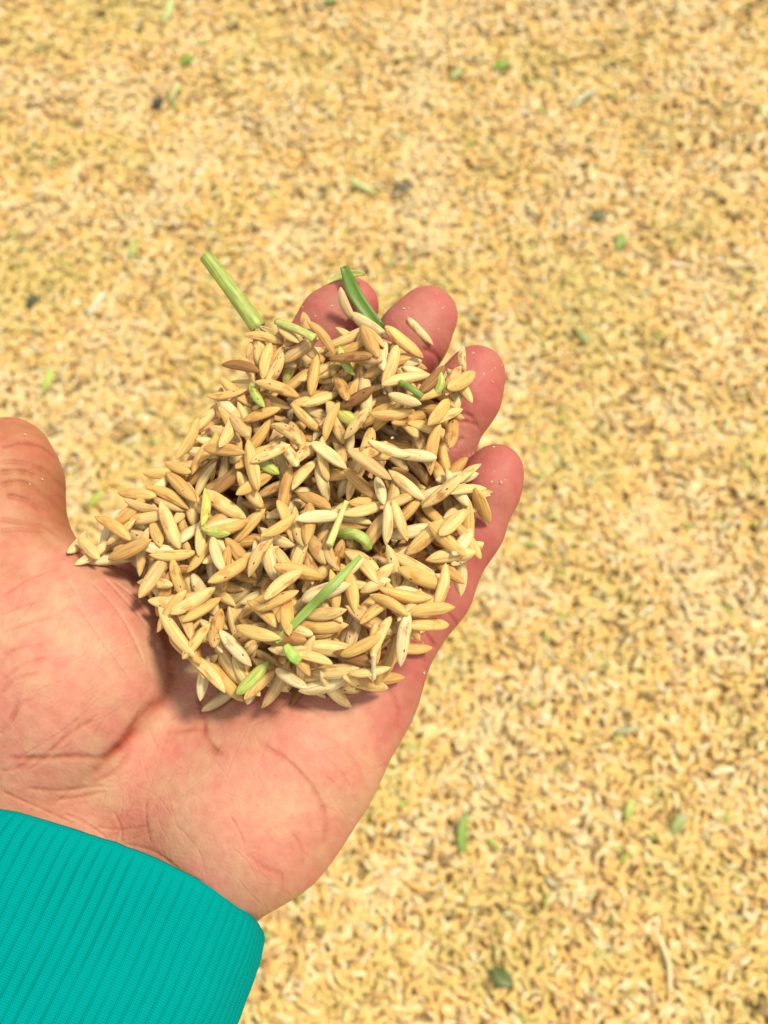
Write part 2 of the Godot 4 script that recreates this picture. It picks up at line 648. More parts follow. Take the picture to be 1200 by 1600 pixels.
func husk(tone: Color, texture: int, rough := 0.55) -> StandardMaterial3D:
	var key := "husk%s%d" % [tone.to_html(), texture]
	if not mats.has(key):
		var m := StandardMaterial3D.new()
		m.albedo_color = tone.linear_to_srgb()
		m.albedo_texture = husk_prints[texture]
		m.roughness = rough
		m.metallic_specular = 0.35
		m.rim_enabled = true
		m.rim = 0.25
		m.rim_tint = 0.5
		mats[key] = m
	return mats[key]

# ---------------------------------------------------------------- the heap: grains dropped one after another
const HEAP_CELL := 0.0005
var heap_lo := Vector2()
var heap_n := Vector2i()
var heap_h: PackedFloat32Array = []
var heap_goal: PackedFloat32Array = []

func heap_at(x: float, z: float) -> float:
	var c := Vector2i((Vector2(x, z) - heap_lo) / HEAP_CELL)
	c = c.clamp(Vector2i.ZERO, heap_n - Vector2i.ONE)
	return heap_h[c.x + heap_n.x * c.y]

var heap_outline := [[102, 862], [140, 820], [204, 748], [254, 712], [282, 674], [316, 622], [370, 576], [392, 522], [455, 520], [505, 518], [560, 516], [625, 532], [655, 572], [695, 596], [738, 604], [718, 655], [712, 695], [735, 745], [755, 790], [738, 850], [742, 900], [705, 950], [685, 1006], [622, 1050], [610, 1080], [545, 1100], [440, 1094], [325, 1098], [290, 1048], [265, 985], [228, 915], [190, 880], [140, 872]]

class Placed:
	var xform: Transform3D
	var long: float
	var shape: int
	var seen := 0
	var pixel: Vector3

var grains: Array[Placed] = []
var grain_w := [0.262, 0.275, 0.248, 0.29, 0.235]
var grain_t := [0.20, 0.21, 0.19, 0.215, 0.15]

func prepare_heap() -> PackedVector2Array:
	var poly := PackedVector2Array()
	for q in heap_outline:
		var p := at_depth(q[0], q[1], plane_depth(q[1]) - 0.001)
		poly.append(Vector2(p.x, p.z))
	var a := poly[0]
	var b := poly[0]
	for p in poly:
		a = a.min(p)
		b = b.max(p)
	heap_lo = a - Vector2.ONE * 0.010
	heap_n = Vector2i(((b - a + Vector2.ONE * 0.020) / HEAP_CELL).ceil())
	heap_h.resize(heap_n.x * heap_n.y)
	heap_goal.resize(heap_n.x * heap_n.y)
	var floor_at := PackedFloat32Array()
	for z in heap_n.y:
		for x in heap_n.x:
			var p := heap_lo + (Vector2(x, z) + Vector2(0.5, 0.5)) * HEAP_CELL
			floor_at.append(hand_height(p.x, p.y))
	# grains bridge the gaps between fingers
	for turn in 14:
		var copy := floor_at.duplicate()
		for z in range(1, heap_n.y - 1):
			for x in range(1, heap_n.x - 1):
				var k := x + heap_n.x * z
				if copy[k] < 0.0:
					var sum := 0.0
					var count := 0
					for o in [-1, 1, -heap_n.x, heap_n.x]:
						if copy[k + o] > 0.0:
							sum += copy[k + o]
							count += 1
					if count:
						floor_at[k] = sum / count - 0.0001
	for z in heap_n.y:
		for x in heap_n.x:
			var k := x + heap_n.x * z
			var p := heap_lo + (Vector2(x, z) + Vector2(0.5, 0.5)) * HEAP_CELL
			heap_h[k] = floor_at[k]
			heap_goal[k] = -1.0
			if floor_at[k] > 0.0 and Geometry2D.is_point_in_polygon(p, poly):
				var edge := 1.0
				for i in poly.size():
					edge = minf(edge, p.distance_to(Geometry2D.get_closest_point_to_segment(p, poly[i], poly[(i + 1) % poly.size()])))
				var f := 1.0 - minf(edge / 0.034, 1.0)
				if edge > 0.0018:
					heap_goal[k] = floor_at[k] + 0.0017 + 0.0068 * sqrt(1.0 - f * f)
	return poly

# drop one grain: it rests on what lies under it
func drop(x: float, z: float, yaw: float, long: float, shape: int, roll: float, lift := 0.0) -> Placed:
	var dir := Vector2(cos(yaw), -sin(yaw))
	var nor := Vector2(-dir.y, dir.x)
	var w: float = grain_w[shape] * long * 0.5
	var t: float = grain_t[shape] * long * 0.5
	var spots := [-0.85, -0.6, -0.3, 0.0, 0.3, 0.6, 0.85]
	var need: Array[float] = []
	for s in spots:
		var p: float = pow(1.0 - s * s, 0.65)
		var h := -1.0
		for o in [-0.55, 0.0, 0.55]:
			var q: Vector2 = Vector2(x, z) + dir * s * long * 0.5 + nor * o * w * p
			h = maxf(h, heap_at(q.x, q.y) + t * p * (0.62 if o == 0.0 else 0.40))
		need.append(h)
	var best_mid := 9.0
	var best_tilt := 0.0
	for step in range(-8, 9):
		var k := step * 0.05
		var mid := -9.0
		for i in spots.size():
			mid = maxf(mid, need[i] - k * spots[i] * long * 0.5)
		if mid + absf(k) * 0.0008 < best_mid:
			best_mid = mid + absf(k) * 0.0008
			best_tilt = k
	var axis := Vector3(dir.x, best_tilt, dir.y).normalized()
	var side := axis.cross(Vector3.UP).normalized().rotated(axis, roll)
	var up := side.cross(axis)
	var g := Placed.new()
	g.long = long
	g.shape = shape
	g.xform = Transform3D(Basis(axis * long, up * long, side * long), Vector3(x, best_mid + lift, z))
	# leave its back on the heap
	var reach := int(long * 0.5 / HEAP_CELL) + 1
	var c := Vector2i((Vector2(x, z) - heap_lo) / HEAP_CELL)
	for oz in range(-reach, reach + 1):
		for ox in range(-reach, reach + 1):
			var q := c + Vector2i(ox, oz)
			if q.x < 0 or q.y < 0 or q.x >= heap_n.x or q.y >= heap_n.y:
				continue
			var o := Vector2(ox, oz) * HEAP_CELL
			var s := o.dot(dir) / (long * 0.5)
			if absf(s) >= 1.0:
				continue
			var p: float = pow(1.0 - s * s, 0.65)
			var e := o.dot(nor) / maxf(w * p, 1e-5)
			if absf(e) >= 1.0:
				continue
			var k := q.x + heap_n.x * q.y
			heap_h[k] = maxf(heap_h[k], best_mid + best_tilt * s * long * 0.5 + t * p * sqrt(1.0 - e * e))
	return g

func fill_heap() -> void:
	var poly := prepare_heap()
	rng.seed = 2024
	var inside: PackedInt32Array = []
	for k in heap_goal.size():
		if heap_goal[k] > 0.0:
			inside.append(k)
	var misses := 0
	while grains.size() < 1500 and misses < 500:
		var best := -1.0
		var pick := 0
		for n in 14:
			var k := inside[rng.randi_range(0, inside.size() - 1)]
			var lack := heap_goal[k] - heap_h[k]
			if lack > best:
				best = lack
				pick = k
		if best < 0.0002:
			misses += 1
			continue
		var x := heap_lo.x + (pick % heap_n.x + rng.randf()) * HEAP_CELL
		var z := heap_lo.y + (pick / heap_n.x + rng.randf()) * HEAP_CELL
		var long := rng.randf_range(0.0088, 0.0119)
		var yaw := rng.randf() * TAU
		var best_edge := 9.0
		for i in poly.size():
			var a := poly[i]
			var b := poly[(i + 1) % poly.size()]
			var e := Vector2(x, z).distance_to(Geometry2D.get_closest_point_to_segment(Vector2(x, z), a, b))
			if e < best_edge:
				best_edge = e
				if e < 0.003:
					yaw = atan2(-(b - a).y, (b - a).x) + (PI if rng.randf() < 0.5 else 0.0) + rng.randf_range(-1.25, 1.25)
		grains.append(drop(x, z, yaw, long, rng.randi_range(0, 4), rng.randf_range(-0.6, 0.6) + (PI if rng.randf() < 0.5 else 0.0)))
	print("heap grains ", grains.size())
	# how much of each grain the lens sees
	var near := {}
	var who := {}
	for i in grains.size():
		var g := grains[i]
		var w: float = grain_w[g.shape] * 0.45
		var t: float = grain_t[g.shape] * 0.45
		var to_cam := (cam_at - g.xform.origin).normalized()
		g.pixel = pixel_of(g.xform.origin)
		for a in range(-9, 10):
			var s := a / 10.0
			var p: float = pow(1.0 - s * s, 0.65)
			for b in 12:
				var q := g.xform * Vector3(s * 0.5, sin(TAU * b / 12.0) * t * p, cos(TAU * b / 12.0) * w * p)
				var pix := pixel_of(q)
				var key := Vector2i(int(pix.x / 5.0), int(pix.y / 5.0))
				if not near.has(key) or pix.z < near[key]:
					near[key] = pix.z
					who[key] = i
	for key in who:
		grains[who[key]].seen += 1

var grain_shapes: Array[ArrayMesh] = []
var tones := {
	"golden": [Color(0.75, 0.47, 0.15), Color(0.79, 0.53, 0.195), Color(0.70, 0.42, 0.12), Color(0.77, 0.53, 0.20)],
	"pale": [Color(0.80, 0.59, 0.26), Color(0.81, 0.625, 0.31)],
	"tan": [Color(0.60, 0.34, 0.10), Color(0.64, 0.40, 0.15)],
	"brown": [Color(0.40, 0.20, 0.06), Color(0.30, 0.14, 0.04)],
	"green": [Color(0.60, 0.54, 0.12), Color(0.48, 0.55, 0.12)],
}
var grain_labels := {
	"golden": "golden rice grain in the heap",
	"pale": "pale straw-coloured rice grain in the heap",
	"tan": "tan rice grain in the heap",
	"brown": "dark brown rice grain in the heap",
	"green": "greenish yellow rice grain in the heap",
}
# what a grain lies beside: picture pixel of the landmark, words for it
var landmarks := [
	[480, 535, "by the index fingertip"], [400, 530, "at the foot of the broken stalk"], [310, 660, "over the index finger's side"],
	[160, 840, "near the thumb web"], [240, 915, "against the thumb mound"], [320, 1060, "at the edge above the palm hollow"],
	[470, 1060, "at the edge on the bare palm"], [640, 1000, "near the little finger's root"], [735, 820, "against the little finger"],
	[705, 660, "beside the ring finger"], [640, 570, "below the middle finger's pad"], [570, 530, "under the dark green leaf"],
	[550, 830, "beside the hooked green stem"], [500, 925, "alongside the narrow green blade"], [540, 650, "near the large greenish grain"],
	[335, 820, "near the small bright green grain"], [440, 740, "between hooked stem and index finger"], [640, 760, "between hooked stem and ring finger"],
	[400, 620, "beside the yellowish green grain"], [400, 940, "between thumb mound and narrow blade"], [630, 900, "between hooked stem and little finger"],
]

func beside(p: Vector3) -> String:
	var q := pixel_of(p)
	var best := 9e9
	var words := ""
	for m in landmarks:
		var d := Vector2(q.x, q.y).distance_to(Vector2(m[0], m[1]))
		if d < best:
			best = d
			words = m[2]
	return words

func grain_at(xform: Transform3D, shape: int, kind: String, n: int, texture: int, label := "") -> MeshInstance3D:
	var list: Array = tones[kind]
	var o := put("rice_grain", grain_shapes[shape], husk(list[n % list.size()], texture))
	o.transform = xform
	tag(o, label if label else "%s %s, %s" % ["speckled" if texture == 3 else "lightly stained" if texture == 4 else "smooth", grain_labels[kind], beside(xform.origin)], "rice grain", "" if label else "rice grains heaped in the hand")
	return o

func show_heap() -> void:
	var order := range(grains.size())
	order.sort_custom(func(a, b): return grains[a].seen > grains[b].seen)
	rng.seed = 555
	var rest: Array[Placed] = []
	for n in order.size():
		var g := grains[order[n]]
		if n >= 270:
			rest.append(g)
			continue
		var r := rng.randf()
		var kind := "golden"
		if r > 0.975: kind = "green"
		elif r > 0.95: kind = "brown"
		elif r > 0.78: kind = "tan"
		elif r > 0.60: kind = "pale"
		grain_at(g.xform, g.shape, kind, rng.randi_range(0, 3), rng.randi_range(0, 5))
	# the grains deeper in the heap or mostly hidden, which nobody could count
	var root := Node3D.new()
	root.name = numbered("rice_heap")
	add_child(root)
	tag(root, "half-hidden rice grains filling the heap between the grains on top", "rice", "", "stuff")
	for shape in 5:
		var mine: Array[Placed] = []
		for g in rest:
			if g.shape == shape:
				mine.append(g)
		var mm := MultiMesh.new()
		mm.transform_format = MultiMesh.TRANSFORM_3D
		mm.use_colors = true
		mm.mesh = grain_shapes[shape]
		mm.instance_count = mine.size()
		for i in mine.size():
			mm.set_instance_transform(i, mine[i].xform)
			var keys := ["golden", "golden", "tan", "pale"]
			var list: Array = tones[keys[rng.randi_range(0, 3)]]
			mm.set_instance_color(i, list[rng.randi_range(0, list.size() - 1)])
		var mi := MultiMeshInstance3D.new()
		mi.name = "grain_layer"
		mi.multimesh = mm
		var m := StandardMaterial3D.new()
		m.albedo_texture = husk_prints[shape]
		m.vertex_color_use_as_albedo = true
		m.roughness = 0.6
		mi.material_override = m
		root.add_child(mi, true)

# ---------------------------------------------------------------- straw, blades, husk chips
func sweep(points: PackedVector3Array, widths: PackedFloat32Array, thick: float, fold: float, facing: Vector3, steps := 6) -> ArrayMesh:
	# a blade: a shallow v in section, with thickness
	var st := SurfaceTool.new()
	st.begin(Mesh.PRIMITIVE_TRIANGLES)
	var curve := Curve3D.new()
	for i in points.size():
		var t := (points[mini(i + 1, points.size() - 1)] - points[maxi(i - 1, 0)]) / 6.0
		curve.add_point(points[i], -t, t)
	var long := curve.get_baked_length()
	curve.bake_interval = long / 60.0
	var count := steps * (points.size() - 1)
	var ring := 8
	var verts := PackedVector3Array()
	for j in count + 1:
		var f := float(j) / count
		var p := curve.sample_baked(f * long)
		var d := (curve.sample_baked(minf(f + 0.02, 1.0) * long) - curve.sample_baked(maxf(f - 0.02, 0.0) * long)).normalized()
		var side := d.cross(facing).normalized()
		var up := side.cross(d).normalized()
		var wf := f * (widths.size() - 1)
		var w := lerpf(widths[int(wf)], widths[mini(int(wf) + 1, widths.size() - 1)], wf - int(wf)) * 0.5
		for s in [[-1.0, 1.0], [-0.5, 0.5], [0.0, 0.0], [0.5, 0.5], [1.0, 1.0]]:
			verts.append(p + side * s[0] * w + up * (s[1] * fold * w + thick * 0.5))
		for s in [[1.0, 1.0], [0.0, 0.0], [-1.0, 1.0]]:
			verts.append(p + side * s[0] * w * 0.97 + up * (s[1] * fold * w - thick * 0.5))
	for i in verts.size():
		st.set_uv(Vector2((i % ring) / 8.0, (i / ring) / float(count)))
		st.set_smooth_group(0)
		st.add_vertex(verts[i])
	for j in count:
		for i in ring:
			var a := j * ring + i
			var b := j * ring + (i + 1) % ring
			for k in [a, b, a + ring, b, b + ring, a + ring]:
				st.add_index(k)
	for e in [0, count]:
		for i in range(1, ring - 1):
			var tri := [e * ring, e * ring + i, e * ring + i + 1]
			if e == 0: tri.reverse()
			for k in tri: st.add_index(k)
	st.generate_normals()
	return st.commit()

func tube(points: PackedVector3Array, radii: PackedFloat32Array, ring := 12, hollow := false, squash := 1.0) -> ArrayMesh:
	var st := SurfaceTool.new()
	st.begin(Mesh.PRIMITIVE_TRIANGLES)
	var curve := Curve3D.new()
	for i in points.size():
		var t := (points[mini(i + 1, points.size() - 1)] - points[maxi(i - 1, 0)]) / 6.0
		curve.add_point(points[i], -t, t)
	var long := curve.get_baked_length()
	curve.bake_interval = long / 60.0
	var rows := [] # fraction, radius factor
	var count := 8 * (points.size() - 1)
	if hollow:
		rows.append([0.12, 0.66])
		rows.append([0.0, 0.70])
	for j in count + 1:
		rows.append([float(j) / count, 1.0])
	var verts := PackedVector3Array()
	for row in rows:
		var f: float = row[0]
		var p := curve.sample_baked(f * long)
		var d := (curve.sample_baked(minf(f + 0.02, 1.0) * long) - curve.sample_baked(maxf(f - 0.02, 0.0) * long)).normalized()
		var side := d.cross(Vector3(0.3, 1.0, 0.2)).normalized()
		var up := side.cross(d).normalized()
		var wf := f * (radii.size() - 1)
		var r: float = lerpf(radii[int(wf)], radii[mini(int(wf) + 1, radii.size() - 1)], wf - int(wf)) * row[1]
		for i in ring + 1:
			var turn := TAU * i / ring
			var rr := r * (1.0 + 0.05 * cos(turn * 5.0))
			verts.append(p + side * cos(turn) * rr + up * sin(turn) * rr * squash)
			st.set_uv(Vector2(float(i) / ring, f))
			st.set_smooth_group(0)
			st.add_vertex(verts[-1])
	var w := ring + 1
	for j in rows.size() - 1:
		for i in ring:
			var a := j * w + i
			for k in [a, a + 1, a + w, a + 1, a + w + 1, a + w]:
				st.add_index(k)
	for e in [0, rows.size() - 1]:
		for i in range(1, ring - 1):
			var tri := [e * w, e * w + i, e * w + i + 1]
			if e == 0: tri.reverse()
			for k in tri: st.add_index(k)
	st.generate_normals()
	return st.commit()

# lengthwise veins of a green stalk or blade
func vein_texture(n: int, pale: float) -> ImageTexture:
	var img := Image.create(64, 128, false, Image.FORMAT_RGB8)
	var noise := FastNoiseLite.new()
	noise.seed = 400 + n
	noise.frequency = 0.12
	noise.fractal_octaves = 3
	for y in 128:
		for x in 64:
			var s := noise.get_noise_2d(x * 2.5, y * 0.12)
			var b := noise.get_noise_2d(x * 0.3 + 90.0, y * 0.25)
			var v := 0.85 + 0.22 * s
			var p := clampf((b - 0.05) * 2.0, 0.0, 1.0) * pale
			img.set_pixel(x, y, Color(minf(v + p * 0.15, 1.0), minf(v + p * 0.10, 1.0), minf(v + p * 0.1, 1.0)))
	return ImageTexture.create_from_image(img)

func plant_mat(tone: Color, n: int, pale := 0.5, rough := 0.5) -> StandardMaterial3D:
	var key := "plant%s%d" % [tone.to_html(), n]
	if not mats.has(key):
		var m := StandardMaterial3D.new()
		m.albedo_color = tone.linear_to_srgb()
		if not mats.has("vein%d" % n):
			mats["vein%d" % n] = vein_texture(n, pale)
		m.albedo_texture = mats["vein%d" % n]
		m.roughness = rough
		mats[key] = m
	return mats[key]

func pts(list: Array) -> PackedVector3Array:
	var r := PackedVector3Array()
	for q in list:
		r.append(q)
	return r

# a place on top of the heap or the skin that a picture pixel shows, raised by so many mm
func on_heap(px: float, py: float, up_mm: float) -> Vector3:
	var r := ray(px, py)
	var d := 0.19
	while d < 0.29:
		var p := cam_at + r * d
		var h := hand_height(p.x, p.z)
		var c := Vector2i((Vector2(p.x, p.z) - heap_lo) / HEAP_CELL)
		if c.x >= 0 and c.y >= 0 and c.x < heap_n.x and c.y < heap_n.y:
			h = maxf(h, heap_h[c.x + heap_n.x * c.y])
		if p.y <= h + up_mm * 0.001:
			return p
		d += 0.0003
	return cam_at + r * (plane_depth(py) + 0.003)

# a grain laid by hand: picture pixels of its two ends
func lay(a: Array, b: Array, up_mm: float, shape: int, kind: String, n: int, texture: int, label: String, roll := 0.0) -> MeshInstance3D:
	var pa := on_heap(a[0], a[1], up_mm + (a[2] if a.size() > 2 else 0.0))
	var pb := on_heap(b[0], b[1], up_mm + (b[2] if b.size() > 2 else 0.0))
	var axis := (pb - pa).normalized()
	var long := (pb - pa).length()
	var side := axis.cross((cam_at - pa).normalized()).normalized().rotated(axis, roll)
	var fat := clampf(long, 0.0085, 0.0112)
	return grain_at(Transform3D(Basis(axis * long, side.cross(axis) * fat, side * fat), (pa + pb) * 0.5), shape, kind, n, texture, label)

func lay_details() -> void:
	# single grains that lie apart
	lay([636, 497], [676, 540], 1.0, 0, "pale", 0, 1, "single pale rice grain lying alone on the pad of the middle finger", 0.4)
	lay([529, 450, 7], [552, 503, 1.5], 1.0, 4, "pale", 1, 0, "slender whitish rice grain propped upright beside the dark green leaf blade")
	lay([548, 490], [606, 528], 1.6, 0, "pale", 1, 2, "long pale rice grain lying at the foot of the dark green leaf blade")
	lay([722, 541, 5], [724, 583, 1], 1.2, 4, "pale", 0, 3, "pale rice grain standing on end against the ring finger")
	lay([700, 608], [743, 582], 1.6, 3, "golden", 0, 0, "broad golden rice grain with its tip resting on the ring finger")
	lay([742, 762], [764, 818], 1.2, 3, "golden", 2, 5, "speckled golden rice grain lying crosswise on the little finger", 0.5)
	lay([708, 868], [738, 826], 1.5, 3, "pale", 1, 4, "broad whitish empty husk lying against the base of the little finger")
	lay([108, 866], [136, 832], 1.8, 4, "pale", 1, 1, "whitish rice grain at the heap's end beside the thumb web")
	lay([498, 1050], [547, 1107], 1.3, 2, "pale", 0, 2, "pale rice grain reaching furthest onto the bare palm")
	lay([535, 1057], [607, 1076], 1.3, 1, "golden", 3, 1, "golden rice grain at the heap's edge towards the little finger's root")
	lay([246, 948], [304, 1030], 2.4, 2, "golden", 1, 4, "long golden grain with a grey smudged end beside the thumb mound", 0.2)
	lay([289, 1050], [342, 1026], 1.6, 4, "pale", 0, 0, "pinkish pale rice grain at the heap's edge beside the thumb mound")
	lay([328, 668], [376, 690], 1.0, 1, "golden", 1, 2, "golden rice grain bridging a gap over the index finger's middle joint")
	lay([345, 700], [372, 640], 1.2, 2, "golden", 3, 0, "golden rice grain lying across a gap above the index finger's side")
	lay([610, 905], [562, 925], 2.2, 3, "pale", 0, 1, "pale rice grain with a small dark hole beside the narrow green blade")
	# unripe grains
	lay([370, 1086], [420, 1034], 3.0, 3, "green", 1, 0, "plump unripe light green rice grain at the heap's edge on the palm")
	lay([318, 822], [323, 762], 2.0, 4, "green", 0, 1, "yellow green unripe rice grain standing out among golden ones near the thumb")
	lay([314, 826], [360, 836], 1.4, 2, "green", 1, 2, "small bright green rice grain half under a brown husk")
	lay([390, 598], [412, 638], 1.8, 2, "green", 1, 3, "yellowish green rice grain near the broken green straw")
	lay([528, 542], [552, 588], 1.6, 4, "green", 1, 1, "narrow green and white unripe grain below the leaf blade")
	lay([508, 628], [566, 668], 2.4, 1, "green", 0, 4, "large greenish yellow rice grain in the middle of the heap")
	lay([680, 620], [692, 582], 2.0, 4, "green", 1, 0, "bright green narrow grain beside the ring finger")
	# straw pieces
	var a := on_heap(404, 512, 1.0)
	var b := at_depth(322, 400, plane_depth(512) + 0.000)
	var straw := Node3D.new()
	straw.name = numbered("straw_stalk")
	add_child(straw)
	tag(straw, "thick broken green straw stalk sticking out of the heap beyond the index finger", "straw")
	put("stalk", tube(pts([b, b.lerp(a, 0.5) + Vector3(0, 0.0002, 0), a]), PackedFloat32Array([0.0017, 0.0018, 0.0020]), 16, true), plant_mat(Color(0.33, 0.40, 0.07), 1, 0.9), straw)
	rng.seed = 31
	var dir := (a - b).normalized()
	for k in 14:                       # frayed end
		var end := a + dir * rng.randf_range(0.001, 0.0042) + Vector3(rng.randf_range(-1, 1), rng.randf_range(-0.5, 1), rng.randf_range(-1, 1)) * 0.0022
		put("fibre", tube(pts([a - dir * 0.001, a.lerp(end, 0.5) + Vector3(0, 0.0004, 0), end]), PackedFloat32Array([0.00018, 0.00010]), 5), plant_mat(Color(0.74, 0.60, 0.32), 2), straw)
	var s2 := put("straw_piece", tube(pts([on_heap(432, 502, 1.6), on_heap(460, 513, 1.8), on_heap(491, 528, 1.6)]), PackedFloat32Array([0.0009, 0.0010, 0.0010]), 10, true, 0.7), plant_mat(Color(0.50, 0.52, 0.14), 1, 0.9))
	tag(s2, "short yellow green straw piece lying over grains near the index finger", "straw")
	var leaf := put("torn_leaf", sweep(pts([on_heap(538, 418, 4.0), on_heap(556, 462, 3.0), on_heap(594, 516, 1.5)]), PackedFloat32Array([0.0020, 0.0034, 0.0032, 0.0030]), 0.0003, 0.35, cam_basis.z), plant_mat(Color(0.10, 0.20, 0.006), 3, 0.2))
	tag(leaf, "dark green piece of leaf blade standing across the index fingertip", "leaf")
	var leaf2 := put("torn_leaf", sweep(pts([on_heap(512, 440, 0.8), on_heap(540, 430, 1.0), on_heap(570, 428, 0.6)]), PackedFloat32Array([0.0010, 0.0024, 0.0008]), 0.0003, 0.4, cam_basis.z), plant_mat(Color(0.58, 0.60, 0.16), 3, 0.8))
	tag(leaf2, "small pale yellow green leaf shred across the index fingertip", "leaf")
	var thin := put("torn_leaf", sweep(pts([on_heap(562, 870, 3.4), on_heap(538, 896, 3.2), on_heap(512, 922, 3.2), on_heap(487, 947, 3.0), on_heap(462, 972, 2.6), on_heap(430, 1004, 1.0)]), PackedFloat32Array([0.0010, 0.0020, 0.0018, 0.0012]), 0.0004, 0.35, cam_basis.z), plant_mat(Color(0.24, 0.36, 0.05), 4, 0.4))
	tag(thin, "long narrow green blade lying across the grains in mid heap", "leaf")
	var hook := put("stem_piece", tube(pts([on_heap(526, 836, 3.2), on_heap(550, 834, 3.8), on_heap(568, 842, 3.6), on_heap(576, 856, 2.8)]), PackedFloat32Array([0.0010, 0.0012, 0.0012, 0.0010]), 12, true), plant_mat(Color(0.42, 0.54, 0.12), 1, 0.9))
	tag(hook, "short hooked light green stem piece above the narrow blade", "stem")
	var rod := put("straw_piece", tube(pts([on_heap(514, 852, 2.2), on_heap(530, 812, 2.8), on_heap(542, 782, 2.6)]), PackedFloat32Array([0.0009, 0.0008, 0.0006]), 10), plant_mat(Color(0.66, 0.60, 0.20), 2))
	tag(rod, "thin yellowish straw piece beside the hooked green stem piece", "straw")
	var bit := put("stem_piece", tube(pts([on_heap(446, 1008, 2.2), on_heap(458, 1024, 2.4), on_heap(468, 1034, 1.8)]), PackedFloat32Array([0.0007, 0.0012, 0.0013, 0.0009]), 10, true, 0.45), plant_mat(Color(0.36, 0.52, 0.08), 4))
	tag(bit, "bright green stem scrap under the tip of the narrow blade", "stem")
	var bit2 := put("stem_piece", tube(pts([on_heap(626, 598, 1.4), on_heap(644, 608, 1.8), on_heap(660, 620, 1.4)]), PackedFloat32Array([0.0007, 0.0008, 0.0007]), 8), plant_mat(Color(0.20, 0.32, 0.05), 4))
	tag(bit2, "thin dark green stem scrap between grains near the ring finger", "stem")
	var pin := put("straw_piece", tube(pts([on_heap(585, 1022, 2.0), on_heap(584, 1040, 1.8), on_heap(584, 1060, 1.4)]), PackedFloat32Array([0.0005, 0.0005, 0.0006]), 6), plant_mat(Color(0.80, 0.68, 0.40), 2))
	tag(pin, "tiny pale straw pin across a grain at the heap's lower edge", "straw")
	# dust of husks sticking to the finger pads
	var st := SurfaceTool.new()
	var chip := grain_mesh(0.6, 0.3, 0.05, 2.0, 4, 6, 0.0)
	var mm := MultiMesh.new()
	mm.transform_format = MultiMesh.TRANSFORM_3D
	mm.mesh = chip
	var spots := []
	rng.seed = 88
	for area in [[500, 470, 40, 30, 12], [670, 480, 40, 45, 16], [755, 575, 30, 45, 14], [790, 735, 25, 40, 10], [720, 650, 25, 25, 5], [470, 1090, 90, 15, 8], [40, 720, 45, 50, 8], [640, 1020, 40, 40, 6]]:
		for k in area[4]:
			spots.append([area[0] + rng.randf_range(-1, 1) * area[2], area[1] + rng.randf_range(-1, 1) * area[3]])
	var found: Array[Transform3D] = []
	for q in spots:
		var p := on_hand(q[0], q[1])
		if hand_height(p.x, p.z) > 0.0 and absf(hand_height(p.x, p.z) - p.y) < 0.002:
			var s := rng.randf_range(0.0003, 0.0008)
			found.append(Transform3D(Basis.from_euler(Vector3(rng.randf_range(-0.3, 0.3), rng.randf() * TAU, rng.randf_range(-0.3, 0.3))).scaled(Vector3.ONE * s), p + Vector3(0, s * 0.12, 0)))
	mm.instance_count = found.size()
	for i in found.size():
		mm.set_instance_transform(i, found[i])
	var dust := MultiMeshInstance3D.new()
	dust.name = numbered("husk_dust")
	dust.multimesh = mm
	dust.material_override = plant_mat(Color(0.70, 0.46, 0.26), 2)
	add_child(dust)
	tag(dust, "fine pale husk dust sticking to the finger pads", "dust", "", "stuff")

# ---------------------------------------------------------------- the floor of rice
func ground_height(x: float, z: float, n: FastNoiseLite) -> float:
	return 0.009 * n.get_noise_2d(x, z)

